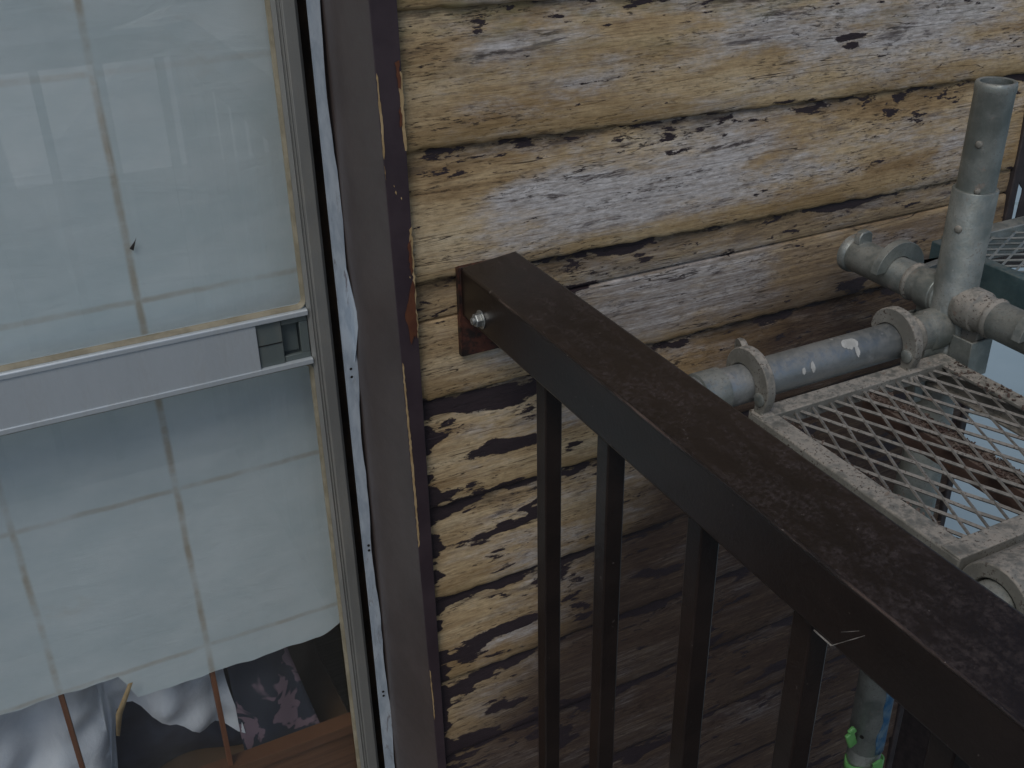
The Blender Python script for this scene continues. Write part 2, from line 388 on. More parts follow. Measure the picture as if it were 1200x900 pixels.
def mat_cloth(name, c1, c2, sc=6, rough=.7):
    t = NT(name); P = t.pos(); n = t.noise(P, sc, 6, .6, .6); f = t.noise(P, 400, 2)
    return t.done(t.pbr(t.mix(t.step(n, .35, .65), c1, c2), rough, 0, t.bump(t.math('ADD', n, t.math('MULTIPLY', f, .1)), .5, .006), .4))
MAT['white_bag'] = mat_cloth('white_plastic_bag', (.66, .70, .76), (.80, .83, .87), 14, .45)
MAT['navy'] = mat_cloth('navy_cloth', (.020, .024, .045), (.038, .045, .075), 20, .85)
def mat_floral():
    t = NT('navy_floral_cloth'); P = t.pos(); n = t.noise(P, 17, 3, .5, .8)
    col = t.mix(t.step(n, .53, .56), (.040, .048, .070), (.24, .17, .21))
    return t.done(t.pbr(col, .85, 0, None, .3))
MAT['floral'] = mat_floral()
MAT['ground'] = mat_paint('street_asphalt', (.045, .045, .047), (.065, .064, .062), .85, 2, .4)
MAT['deck'] = mat_paint('grey_balcony_floor', (.16, .16, .155), (.21, .205, .20), .7, 4, .2)
MAT['mortar'] = mat_paint('grey_mortar', (.25, .235, .21), (.32, .30, .27), .9, 5, .4)
MAT['roof_blue'] = mat_paint('pale_blue_roof_paint', (.36, .455, .475), (.40, .495, .515), .55, 1.2, .05)
MAT['roof_pale'] = mat_paint('pale_warm_roof', (.62, .58, .53), (.70, .66, .61), .7, 1.5, .1)
MAT['house_wall'] = mat_paint('grey_green_wall', (.20, .23, .22), (.26, .28, .27), .8, 2, .2)
MAT['trim_dark'] = mat_paint('dark_trim', (.03, .025, .026), (.05, .04, .04), .6, 30, .2)
MAT['window_dark'] = mat_paint('dark_window', (.02, .025, .03), (.03, .035, .04), .15, 3, .0)

# ------------------------------------------------------------------ ground and neighbours
tag(MB().box(-60, 60, -60, 60, -4.9, -4.6).build('ground', MAT['ground']), 'dark asphalt ground around the houses', None, None, 'structure')

def hip_house(name, x0, x1, y0, y1, zg, ze, zr, inset, mat_roof, mat_wall, label, ov=.35, ribs=0, axis='x'):
    t = empty(name, ((x0+x1)/2, (y0+y1)/2, zg)); tag(t, label, 'house')
    MB().box(x0, x1, y0, y1, zg, ze).build('wall', mat_wall, t)
    a, b, c_, d = x0-ov, x1+ov, y0-ov, y1+ov; ym = (y0+y1)/2; zl = ze-.06
    vs = [(a, c_, zl), (b, c_, zl), (b, d, zl), (a, d, zl), (a+inset, ym, zr), (b-inset, ym, zr)]
    vs = [(p[0], p[1], p[2]+.03) for p in vs]
    mb = MB().add(vs, [(0, 1, 5, 4), (2, 3, 4, 5), (1, 2, 5), (3, 0, 4), (3, 2, 1, 0)])
    r = mb.build('roof', mat_roof, t, smooth=5)
    return t, r
# the pale hip-roofed house across the street, seen only as a reflection in the glass
h, r_ = hip_house('pale_roof_house', .55, 7.5, -13.2, -9.2, -4.6, -2.95, -1.95, 2.0, MAT['roof_pale'], MAT['house_wall'], 'low house with a pale hipped roof, mirrored in the upper pane of the sliding door')
for k in range(4):
    wd = MB().box(1.2+k*1.6, 2.1+k*1.6, -9.24, -9.17, -4.0, -3.2).build('window', MAT['window_dark'], h)
# low building beside the house: pale blue sheet roof below eye level
t = empty('blue_roof_building', (6, 3, -4.6)); tag(t, 'low neighbouring building with a pale blue sheet roof, right of the wall corner', 'building')
MB().box(3.0, 16, -6, 16, -4.6, -2.75).build('wall', MAT['trim_dark'], t)  # mortar wall whose shade is put into the dark colour
rf = MB().box(2.72, 16.3, -6.3, 16.3, -2.745, -2.66).build('roof', MAT['roof_blue'], t)
for k in range(22):
    MB().box(2.73, 16.29, -6+k*1.0, -5.97+k*1.0, -2.659, -2.640).build('roof_seam', MAT['roof_blue'], rf)

# ------------------------------------------------------------------ the weathered wall
wall = empty('weathered_wall', (.84, .05, -4.6)); tag(wall, 'wall of lapped weathered boards with flaking brown paint behind the handrail', 'wall')
edges = {0: (-.179, -.199), 1: (-.3165, -.339), 2: (-.461, -.476), 3: (-.609, -.611), 4: (-.757, -.750), 5: (-.900, -.888), 6: (-1.040, -1.031), 7: (-1.179, -1.173)}
for k in range(-6, 0): edges[k] = (-.179 - .1415*k, -.199 - .1415*k)
for k in range(8, 12): edges[k] = (-1.179 - .1415*(k-7), -1.173 - .1415*(k-7))
PROF0 = [(-.006, .022), (-.002, .0105), (.0, .0040), (.0012, .0016), (.0035, .0005), (.008, 0), (.020, 0), (.045, .0006), (.07, .0016), (.095, .0028), (.12, .0046), (.1415, .0066), (.158, .0085)]
PROF3 = PROF0[:9] + [(.094, .0034), (.0965, .0042), (.0975, .0105), (.0995, .0115), (.1010, .0060), (.1035, .0052)] + PROF0[10:]
def siding_board(k, xa, xb, z0, z1, xr0=.38, xr1=1.2):
    rnd = random.Random(100+k+int(xa*10)); nx = max(8, int((xb-xa)/.006)); vs = []; fs = []; uvs = []
    ph = [rnd.uniform(0, 6.28) for _ in range(6)]
    PROF = PROF3 if k == 3 and xa > 0 else PROF0
    for i in range(nx+1):
        x = xa + (xb-xa)*i/nx; tt = (x-xr0)/(xr1-xr0); zb = z0 + (z1-z0)*tt
        wv = .0007*math.sin(x*5+ph[0]) + .0003*math.sin(x*19+ph[1]) + .0003*math.sin(x*67+ph[2])
        rag = .0007*math.sin(x*140+ph[3]) + rnd.uniform(-.0006, .0006)
        for j, (dz, dy) in enumerate(PROF):
            e = 1 if j < 5 else 0
            zz = zb + dz + e*(wv*.9 + rag)
            yy = dy + .0008*math.sin(x*5+ph[4]) + .0004*math.sin(x*23+dz*40+ph[5])
            vs.append((x, yy, zz)); uvs.append((x, max(0, dz)/.1415))
    n = len(PROF)
    for i in range(nx):
        for j in range(n-1): a = i*n+j; fs.append((a, a+n, a+n+1, a+1))
    # end caps back to the sheathing
    b0 = len(vs); vs += [(xa, .03, z0+.158), (xa, .03, z0-.012)]; uvs += [(xa, 1), (xa, 0)]
    fs.append(tuple(range(n)) + (b0, b0+1))
    b1 = len(vs); zb = z0+(z1-z0)*((xb-xr0)/(xr1-xr0)); vs += [(xb, .03, zb+.158), (xb, .03, zb-.012)]; uvs += [(xb, 1), (xb, 0)]
    fs.append(tuple(range(nx*n, nx*n+n)) + (b1, b1+1))
    me = bpy.data.meshes.new('siding_board'); me.from_pydata(vs, [], fs)
    ul = me.uv_layers.new(name='UVMap')
    for lp in me.loops: ul.data[lp.index].uv = uvs[lp.vertex_index]
    for p in me.polygons: p.use_smooth = True
    me.set_sharp_from_angle(angle=R(50))
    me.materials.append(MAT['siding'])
    o = bpy.data.objects.new('siding_board', me); COL.objects.link(o); attach(o, wall)
    return o
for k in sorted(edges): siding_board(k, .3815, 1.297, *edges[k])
for k in sorted(edges): siding_board(k, -2.4, -1.50, edges[k][0], edges[k][0])
MB().box(.405, 1.29, .0305, .10, -1.78, 1.05).build('sheathing', MAT['dark_wood'], wall)
MB().box(-2.4, -1.52, .0305, .10, -1.78, 1.05).build('sheathing', MAT['dark_wood'], wall)
MB().box(-2.4, 1.297, .012, .12, -4.6, -1.81).build('mortar_base', MAT['mortar'], wall)
MB().box(1.2975, 1.311, -.004, .12, -4.6, 1.05).build('corner_board', MAT['trim_dark'], wall, .002)
MB().box(-1.52, .405, .012, .10, .62, 1.05).build('lintel_panel', MAT['casing'], wall)

# torn dark sheet at the corner: pale light shows through its tear
TEAR = [(-.4935, 1.3178, 1.3180), (-.505, 1.3170, 1.3235), (-.512, 1.3172, 1.3315), (-.520, 1.3170, 1.3310), (-.530, 1.3162, 1.3275), (-.545, 1.3160, 1.3250), (-.56, 1.3160, 1.3240), (-.60, 1.3158, 1.323)]
def torn_sheet():
    rows = [(.20, 1.36, 1.36), (-.2, 1.36, 1.36), (-.470, 1.3215, 1.3215)] + TEAR + [(-.64, 1.3155, 1.3225)]
    th = .0015; vs = []; fs = []
    for z, a, b in rows:
        for x in (1.3115, a, b, 1.47):
            for y in (.004, .004+th): vs.append((x, y + .004*math.sin(z*30+x*40), z))
    for i in range(len(rows)-1):
        o = i*8; q = o+8
        for c0, c1 in ((0, 2), (4, 6)):
            fs += [(o+c0, o+c1, q+c1, q+c0), (o+c0+1, q+c0+1, q+c1+1, o+c1+1)]
        for c in (0, 2, 4, 6): fs.append((o+c, q+c, q+c+1, o+c+1))
    return MB().add(vs, fs)
tag(torn_sheet().build('torn_sheet', MAT['trim_dark']), 'dark torn sheet at the wall corner with a pale ragged gap', 'sheet')

# ------------------------------------------------------------------ door casing
casing = empty('door_casing', (.365, .05, -1.75)); tag(casing, 'brown painted wooden door jamb between the sliding door and the boards', 'door frame')
def xe(z): return .3525 + .0150*(-z-.165)
rev = MB(); rev.prism([(xe(-1.75)+.0004, -.0055), (.3785, -.0055), (.3785, .03), (.404, .031), (.404, .16), (.3465, .16), (.3468, .12)], 'z', -1.75, .62,
                      [(xe(.62)+.0004, -.0055), (.3785, -.0055), (.3785, .03), (.404, .031), (.404, .16), (.3465, .16), (.3468, .12)])
rev.build('jamb', MAT['casing'], casing)
fb = MB(); fb.prism([(xe(-1.75), -.0085), (.3800, -.0085), (.3800, -.0057), (xe(-1.75), -.0057)], 'z', -1.7499, .6199, [(xe(.62), -.0085), (.3800, -.0085), (.3800, -.0057), (xe(.62), -.0057)])
fb.build('front_face', MAT['casing_front'], casing, .0006)
def patch(name, pts, y, mat, th=.0005, n=10, jag=.0008, seed=1):
    """flat ragged flake of paint or bare wood lying on the casing face: pts polygon in x,z"""
    rnd = random.Random(seed); out = []
    for i in range(len(pts)):
        a = pts[i]; b = pts[(i+1) % len(pts)]; L = math.hypot(a[0]-b[0], a[1]-b[1]); m_ = max(1, int(L/.004))
        for k in range(m_): f = k/m_; out.append((a[0]+(b[0]-a[0])*f + rnd.uniform(-jag, jag), a[1]+(b[1]-a[1])*f + rnd.uniform(-jag, jag)))
    return MB().prism(out, 'y', y-th, y).build(name, mat, casing, smooth=20)
yf = -.0086
patch('bare_wood_patch', [(.3755, -.234), (.3798, -.232), (.3800, -.312), (.3776, -.310), (.3762, -.275)], yf, MAT['bare_wood'], seed=2)
patch('primer_patch', [(.3735, -.224), (.3782, -.222), (.3776, -.250), (.3752, -.248)], yf-.0005, MAT['rust_primer'], seed=3)
patch('primer_patch', [(.3745, -.270), (.3768, -.266), (.3768, -.284), (.3748, -.286)], yf-.0005, MAT['rust_primer'], seed=4)
patch('bare_wood_patch', [(.3768, -.395), (.3798, -.392), (.3798, -.520), (.3776, -.505), (.3775, -.44)], yf, MAT['bare_wood'], seed=5)
patch('primer_patch', [(.3740, -.410), (.3779, -.405), (.3779, -.440), (.3755, -.445)], yf-.0005, MAT['rust_primer'], seed=6)
patch('primer_patch', [(.3662, -.487), (.3690, -.478), (.3715, -.474), (.3735, -.462), (.3770, -.452), (.3784, -.455), (.3786, -.512), (.3760, -.519), (.3742, -.515), (.3716, -.526), (.3690, -.516), (.3682, -.502), (.3655, -.496)], yf-.0005, MAT['rust_primer'], seed=7)
for z0, z1, wd in ((-.232, -.316, .0026), (-.322, -.338, .001), (-.545, -.80, .0030), (-1.00, -1.09, .002)):
    xm = lambda z: xe(z)
    patch('bare_wood_patch', [(xm(z0)+.0002, z0), (xm(z0)+wd*.6, z0-.003), (xm((z0+z1)/2)+wd, (z0+z1)/2), (xm(z1)+wd*.7, z1+.004), (xm(z1)+.0002, z1)], yf, MAT['bare_wood'], jag=.0005, seed=int(-z0*100))
for px, pz, s_ in ((.3655, -.352, .0018), (.371, -.359, .0013), (.364, -.345, .0009), (.3762, -.425, .0014), (.3745, -.447, .001)):
    patch('paint_chip', [(px-s_*.6, pz), (px, pz+s_), (px+s_*.5, pz), (px, pz-s_*1.4)], yf, MAT['bare_wood'], jag=.0002, seed=9)
# pale blue metal strip
st = MB(); ys = .1165
zz = [.62 - i*.02 for i in range(119)]
rnd = random.Random(5); vs = []; fs = []
for z in zz:
    e = .0012*math.sin(z*9) + .0008*math.sin(z*31+1) + rnd.uniform(-.0004, .0004)
    a, b = .3305, .3440 + e*1.4 + (.0025*max(0, 1-abs(z+.60)/.05))
    for x, y in ((a, ys+.004), (a, ys), (b, ys), (b, ys+.004)): vs.append((x, y + .0006*math.sin(z*14), z))
for i in range(len(zz)-1):
    o = i*4
    for k in range(4): fs.append((o+k, o+(k+1) % 4, o+4+(k+1) % 4, o+4+k))
fs += [(0, 1, 2, 3), tuple(range(len(vs)-4, len(vs)))]
strip = st.add(vs, fs).build('metal_strip', MAT['strip'], casing, smooth=30); strip['label'] = 'pale blue oxidised metal strip beside the jamb'
fl = MB().add([(.3435, .1165, -.470), (.3462, .094, -.534), (.3435, .1165, -.600), (.3440, .1158, -.535), (.3439, .1172, -.470), (.3472, .0945, -.534), (.3441, .1172, -.600)],
              [(0, 1, 3), (3, 1, 2), (4, 6, 5), (0, 4, 5, 1), (1, 5, 6, 2)])
fl.build('lifted_flap', MAT['strip'], strip)
for z in (-.606, -.617, -.872, -.880, -1.135, -1.143):
    MB().lathe((.3378, ys-.0006, z), (0, 1, 0), [(0, .0018), (.0012, .0018)], 12).build('screw_hole', MAT['hole'], strip)
MB().box(.3235, .3464, .150, .158, -1.75, .62).build('track_channel', MAT['gap'], casing)
MB().box(-1.545, -1.50, -.0085, .16, -1.75, .62).build('jamb', MAT['casing'], casing, .002)
MB().box(-1.4995, .3460, .02, .16, .56, .62).build('head', MAT['casing'], casing, .002)
MB().box(-1.4995, .3460, -.03, .30, -1.80, -1.752).build('sill', MAT['alu_stile'], casing, .002)

# ------------------------------------------------------------------ sliding doors
def sliding_door(xr, wd, y, label, full=True):
    t = empty('sliding_door', (xr-wd/2, y, -1.74)); tag(t, label, 'door', 'aluminium sliding doors')
    # right stile: ridged extrusion (plan profile)
    def stile(xa, xb):
        s_ = MB(); q = xb-xa
        pr = [(xa, y+.004), (xa+.004, y-.001), (xa+.0055, y+.001), (xa+.007, y-.002), (xa+.0088, y-.0005), (xa+.0105, y-.003), (xa+q-.004, y-.003), (xa+q, y+.001), (xa+q, y+.027), (xa, y+.027)]
        return s_.prism(pr, 'z', -1.74, .555).build('stile', MAT['alu_stile'], t, .0004)
    stile(xr-.027, xr); stile(xr-wd, xr-wd+.027)
    xa, xb = xr-wd+.0272, xr-.0272
    MB().box(xa, xb, y-.001, y+.026, .49, .555).build('top_rail', MAT['alu'], t, .002)
    MB().box(xa, xb, y-.001, y+.026, -1.74, -1.65).build('bottom_rail', MAT['alu'], t, .002)
    # middle rail with finger pull cut out
    zt, zb = -.521, -.592; hx0, hx1 = xb-.0625, xb-.0006; hz0, hz1 = -.5850, -.5285
    r = MB()
    r.box(xa, hx0, y+.0005, y+.024, hz0, hz1)
    r.prism([(y+.024, hz1), (y+.0005, hz1), (y-.0012, hz1+.0008), (y-.0012, zt-.0016), (y+.0005, zt), (y+.024, zt)], 'x', xa, xb)
    r.prism([(y+.024, zb), (y-.0002, zb), (y-.0010, zb+.0006), (y-.0010, hz0-.0006), (y+.0005, hz0), (y+.024, hz0)], 'x', xa, xb)
    rail = r.build('middle_rail', MAT['alu'], t, .0005)
    p = MB()
    px = hx0 + .030
    p.box(hx0+.0005, px, y+.0035, y+.012, hz0+.0005, hz1-.0005)
    p.box(px+.0005, hx1, y+.005, y+.010, hz1-.0085, hz1-.0005); p.box(px+.0005, hx1, y+.005, y+.010, hz0+.0005, hz0+.0075)
    p.box(hx1-.010, hx1, y+.005, y+.010, hz0+.0078, hz1-.0088)
    p.box(px+.0005, hx1-.0103, y+.016, y+.019, hz0+.0078, hz1-.0088)
    p.box(hx0, hx1, y+.0195, y+.0235, hz0, hz1)
    pl = p.build('finger_pull', MAT['pull'], rail, .0007)
    MB().box(hx0+.001, px-.001, y+.0026, y+.0034, (hz0+hz1)/2-.0005, (hz0+hz1)/2+.0005).build('latch_line', MAT['hole'], pl)
    # panes and yellowed glazing beads
    def bead(x0, x1, z0, z1, wdt=.0034):
        b = MB(); n = 6; rr = .010
        def ring(ins):
            pts = []
            for cx, cz, a0 in ((x1-rr, z1-rr, 0), (x0+rr, z1-rr, 90), (x0+rr, z0+rr, 180), (x1-rr, z0+rr, 270)):
                for k in range(n+1): a = R(a0+90*k/n); pts.append((cx+(rr-ins)*math.cos(a), cz+(rr-ins)*math.sin(a)))
            return pts
        o_, i_ = ring(0), ring(wdt); m_ = len(o_)
        o_ = [(min(max(px_, x0), x1), pz_) for px_, pz_ in o_]
        vs = [(a, y+.004, b_) for a, b_ in o_] + [(a, y+.006, b_) for a, b_ in i_] + [(a, y+.0125, b_) for a, b_ in i_]
        fs = []
        for k in range(m_):
            k2 = (k+1) % m_
            fs += [(k, k2, m_+k2, m_+k), (m_+k, m_+k2, 2*m_+k2, 2*m_+k)]
        return b.add(vs, fs).build('glazing_bead', MAT['bead'], t, smooth=60)
    for z0, z1 in ((zt+.0003, .4895), (-1.6497, zb-.0003)):
        bead(xa, xb, z0, z1)
        MB().box(xa+.001, xb-.001, y+.0128, y+.0168, z0+.001, z1-.001).build('glass_pane', MAT['glass'], t)
    return t
sliding_door(.3228, .86, .1255, 'aluminium sliding door with a worn finger pull beside the brown jamb')
sliding_door(-.49, .98, .160, 'aluminium sliding door leaf set behind the left edge of the front leaf')

# ------------------------------------------------------------------ shoji screens behind the glass
def shoji(dx, label, torn=True):
    t = empty('shoji_screen', (-.05+dx, .21, -1.74)); tag(t, label, 'shoji screen', 'shoji screens behind the glass')
    YP = .200
    x0, x1 = -.545+dx, .335+dx; nx, nz = 150, 44; vs = []; fs = []; rnd = random.Random(3)
    def zbot(x):
        if not torn: return -1.022
        u_ = x-dx
        j = .002*math.sin(u_*60)+.0012*math.sin(u_*170)
        return -1.026 + j*.5 - .046*min(1, max(0, (u_-.002)/.016)) + (.012*max(0, (u_-.275)/.03)**1.5 if u_ > .275 else 0)
    for i in range(nx+1):
        x = x0+(x1-x0)*i/nx; zb = zbot(x)
        for j in range(nz+1):
            z = zb + (.52-zb)*j/nz
            sag = .0022*math.sin((x-XM[1])/.1927*math.pi)**2 * math.sin((z+.245)/.26*math.pi)**2 if z > -1.0 else 0
            curl = 0
            vs.append((x, YP + .0008 - sag - curl + .0007*math.sin(x*90+z*40), z))
    for i in range(nx):
        for j in range(nz): a = i*(nz+1)+j; fs.append((a, a+nz+1, a+nz+2, a+1))
    pp = MB().add(vs, fs).build('paper', MAT['paper'], t, smooth=80)
    for k, x in enumerate(XM[1:5]):
        MB().box(x+dx-.0034, x+dx+.0034, YP+.0052, YP+.019, -1.262, .52).build('lattice_bar', MAT['muntin'], t, .0006)
    for z in ZM:
        MB().box(x0, x1, YP+.0075, YP+.0165, z-.0034, z+.0034).build('lattice_bar', MAT['muntin'], t, .0006)
    MB().box(x1+.0005, x1+.028, YP-.002, YP+.026, -1.74, .55).build('frame_stile', MAT['dark_wood'], t, .001)
    MB().box(x0-.03, x0-.0005, YP-.002, YP+.026, -1.74, .55).build('frame_stile', MAT['dark_wood'], t, .001)
    MB().box(x0, x1, YP-.001, YP+.026, .5205, .55).build('frame_rail', MAT['dark_wood'], t, .001)
    MB().box(x0, x1, YP-.001, YP+.026, -1.282, -1.2625).build('frame_rail', MAT['orange_wood'], t, .001)
    MB().box(x0, x1, YP+.006, YP+.018, -1.70, -1.2825).build('lower_panel', MAT['orange_wood'], t)
    MB().box(x0, x1, YP-.001, YP+.026, -1.74, -1.7003).build('frame_rail', MAT['muntin'], t, .001)
    if torn:
        MB().add([(.0105, YP-.014, -1.03), (.0165, YP-.014, -1.03), (-.006, YP-.006, -1.085), (-.016, YP-.002, -1.125), (-.020, YP-.002, -1.122), (-.014, YP-.008, -1.08)],
                 [(0, 1, 2, 5), (5, 2, 3, 4)]).build('paper_strip', MAT['bare_wood'], t).modifiers.new('thickness', 'SOLIDIFY').thickness = .0006
        MB().add([(.122, YP-.0030, -.437), (.129, YP-.006, -.428), (.131, YP-.007, -.424), (.126, YP-.003, -.440)], [(0, 3, 2, 1)]).build('paper_tear', MAT['trim_dark'], t).modifiers.new('thickness', 'SOLIDIFY').thickness = .0006
    return t
shoji(0, 'shoji screen with stained paper torn away at the bottom behind the glass')
shoji(-.92, 'shoji screen with whole paper at the far left behind the glass', False)

# ------------------------------------------------------------------ the room
rm = MB().box(-2.4, 1.28, .24, 3.2, -1.80, -1.72).build('room_floor', MAT['tatami']); tag(rm, 'straw mat floor of the dim room', None, None, 'structure')
tag(MB().box(-2.4, 1.28, 3.2, 3.3, -1.72, 1.0).build('room_back_wall', MAT['plaster']), 'sand plaster back wall of the room', None, None, 'structure')
tag(MB().box(-2.5, -2.4, .12, 3.3, -4.6, 1.0).build('room_left_wall', MAT['plaster']), 'left side wall of the room', None, None, 'structure')
tag(MB().box(1.285, 1.297, .1205, 3.3, -4.6, 1.05).build('room_right_wall', MAT['mortar']), 'right side wall of the house', None, None, 'structure')
tag(MB().box(-2.5, 1.29, .105, 3.3, 1.05, 1.15).build('room_ceiling', MAT['dark_wood']), 'dark board ceiling of the room', None, None, 'structure')
t = empty('storage_chest', (.2, .5, -1.72)); tag(t, 'brown wooden chest standing behind the torn shoji screen', 'chest')
MB().box(-.40, .32, .262, .60, -1.72, -1.36).build('body', MAT['orange_wood'], t, .003)
MB().box(-.41, .33, .256, .61, -1.3595, -1.335).build('top_board', MAT['dark_wood'], t, .003)
MB().box(.19, .34, .50, .515, -1.334, -1.02).build('back_panel', MAT['dark_wood'], t, .002)
def drape(name, xs, ztop, zbot, yfun, mat, label, n=70, mrow=46):
    vs = []; fs = []
    for i in range(n+1):
        x = xs[0] + (xs[1]-xs[0])*i/n; zb = zbot(x)
        for j in range(mrow+1):
            v_ = j/mrow; z = ztop + (zb-ztop)*v_; vs.append((x + .006*math.sin(z*30+x*12)*v_, yfun(x, z), z))
    for i in range(n):
        for j in range(mrow): a = i*(mrow+1)+j; fs.append((a, a+mrow+1, a+mrow+2, a+1))
    return tag(MB().add(vs, fs).build(name, mat, None, smooth=80), label, 'cloth')
def interp(pts, x):
    for (a, p), (b_, q) in zip(pts, pts[1:]):
        if a <= x <= b_:
            f = (x-a)/(b_-a); f = f*f*(3-2*f); return p + (q-p)*f
    return pts[0][1] if x < pts[0][0] else pts[-1][1]
hem = [(-.60, -1.325), (-.034, -1.325), (-.022, -1.175), (.012, -1.160), (.050, -1.205), (.105, -1.245), (.150, -1.262)]
def fold(x, z):
    d = -1.0-z
    return .285 + .012*math.sin(x*46 + d*9) + .009*math.sin(x*23 - d*26 + 1) + .006*math.sin(x*90 + d*40) + .004*math.sin(x*31+d*95) - .05*d + .020*math.exp(-((x+.015)/.02)**2)
drape('white_cloth', (-.50, .150), -.98, lambda x: interp(hem, x), fold, MAT['white_bag'], 'crumpled white cloth draped behind the torn bottom of the paper screen')
drape('navy_cloth', (-.06, .175), -1.10, lambda x: -1.33, lambda x, z: .318 + .010*math.sin(x*38+z*20) + .006*math.sin(z*60+x*10), MAT['navy'], 'dark navy cloth showing below the hem of the white cloth')
# flowered cloth hanging over the chest edge
vs = []; fs = []; n = 14
for i in range(n+1):
    for j in range(n+1):
        u_ = i/n; v_ = j/n
        x = .150 + u_*(.085+.045*v_) ; z = -1.10 - v_*.225 - .010*u_; y = .290 - .045*v_ + .006*math.sin(u_*7+v_*3) + .004*math.sin(v_*11)
        vs.append((x, y, z))
for i in range(n):
    for j in range(n): a = i*(n+1)+j; fs.append((a, a+n+1, a+n+2, a+1))
fc = MB().add(vs, fs).build('flowered_cloth', MAT['floral'], None, smooth=80); fc.modifiers.new('thickness', 'SOLIDIFY').thickness = .004
tag(fc, 'dark cloth with mauve flowers beside the right bare lattice bar', 'cloth')

# ------------------------------------------------------------------ balcony railing
rl = empty('balcony_railing', (.468, -.65, -1.6)); tag(rl, 'dark brown metal balcony railing bolted to the boarded wall', 'railing')
ZT, ZB = -.449, -.5065; XL, XR = .4335, .5025
tr = MB().prism([(XL, ZB), (XR, ZB), (XR, ZT+.0070), (XL, ZT)], 'y', -1.36, -.006).build('top_rail', MAT['rail'], rl, .0035, seg=3)
MB().box(XL-.0003, XL+.0022, -1.30, -.10, ZT-.0023, ZT+.0001).build('worn_lit_edge', MAT['worn_lit_edge'], tr, .001)
for ya, yb in ((.0, .0),):
    s_ = MB()
    s_.bar((XL-.0003, -.5872, ZB+.001), (XL-.0003, -.6045, ZB+.001), 0.0008, .0008)
    s_.bar((XL-.0003, -.6045, ZB+.001), (XL-.0003, -.6301, ZB+.030), .0005, .0005)
    s_.bar((XL-.0003, -.6110, ZB+.018), (XL-.0003, -.6250, ZB+.030), .0003, .0003)
    s_.build('scratch', MAT['scratch'], tr)
wp = MB().box(XL-.0012, XR-.0005, -.0078, -.0015, -.557, ZT+.0006).build('wall_plate', MAT['red_plate'], rl, .0008)
MB().box(XL-.0030, XL-.0013, -.0082, -.0010, -.556, -.4495).build('rust_edge', MAT['red_plate'], wp)
b = MB(); yb, zb = -.058, -.4895
b.lathe((XL, yb, zb), (-1, 0, 0), [(0, .0105), (.0016, .0105)], 24)
b.lathe((XL-.0016, yb, zb), (-1, 0, 0), [(0, .0078), (.0058, .0078), (.0068, .0068)], 6)
b.lathe((XL-.0084, yb, zb), (-1, 0, 0), [(0, .0042), (.003, .0040)], 16)
b.build('bolt', MAT['bolt'], rl, .0004)
for y in (-.16, -.281, -.426, -.558, -.690, -.823, -.955, -1.088, -1.22):
    MB().box(.450, .470, y-.010, y+.010, -1.52, ZB-.0002).build('baluster', MAT['rail'], rl, .0015)
MB().box(.445, .485, -1.30, -.006, -1.56, -1.5203).build('bottom_rail', MAT['rail'], rl, .002)
MB().box(.44, .496, -1.358, -1.302, -1.6, ZB-.0002).build('corner_post', MAT['rail'], rl, .002)
MB().box(-2.2, XL-.0005, -1.36, -1.291, ZB, ZT).build('front_rail', MAT['rail'], rl, .0035)
for k in range(18):
    x = .41 - .135*k
    MB().box(x-.010, x+.010, -1.336, -1.316, -1.52, ZB-.0002).build('baluster', MAT['rail'], rl, .0015)
MB().box(-2.2, .4395, -1.345, -1.305, -1.56, -1.5203).build('bottom_rail', MAT['rail'], rl, .002)
tag(MB().box(-2.3, .52, -1.40, .010, -1.79, -1.6).build('balcony_floor', MAT['deck']), 'grey balcony floor in front of the door', None, None, 'structure')

# ------------------------------------------------------------------ scaffold
PX, PY = .957, -.220
def rivet(p, d, r, mat, parent, name='rivet'):
    d = Vector(d).normalized(); return MB().lathe(Vector(p)-d*.002, d, [(0, r), (.0030, r*.95), (.0040, r*.55)], 14).build(name, mat, parent, smooth=60)
def post(px, py, ztop, label, zseam):
    t = empty('scaffold_post', (px, py, -4.6)); tag(t, label, 'scaffold post', 'upright scaffold posts')
    MB().lathe((px, py, -4.6), (0, 0, 1), [(0, .0243), (zseam+4.6-.001, .0243), (zseam+4.6, .0236), (zseam+4.6, .0215)], 36).build('tube', MAT['galv'], t, smooth=40)
    h = ztop-zseam
    MB().lathe((px, py, zseam), (0, 0, 1), [(.0, .0206), (h-.012, .0206), (h-.010, .0213), (h-.004, .0213), (h-.001, .0205), (h, .0190), (h-.001, .0165), (h-.06, .0165)], 36).build('spigot', MAT['galv'], t, smooth=60)
    return t
p1 = post(PX, PY, -.268, 'galvanised scaffold post with an open top in front of the boards', -.384)
dcam = Vector((-.72, -.55, 0))
def onpost(a, z, r): return Vector((PX+r*math.cos(R(a)), PY+r*math.sin(R(a)), z)), Vector((math.cos(R(a)), math.sin(R(a)), 0))
for a, z, r, s_ in ((205, -.331, .0206, .0042), (197, -.425, .0243, .0045), (225, -.381, .0215, .0035)):
    p, d = onpost(a, z, r); rivet(p, d, s_, MAT['galv_dusty'], p1)
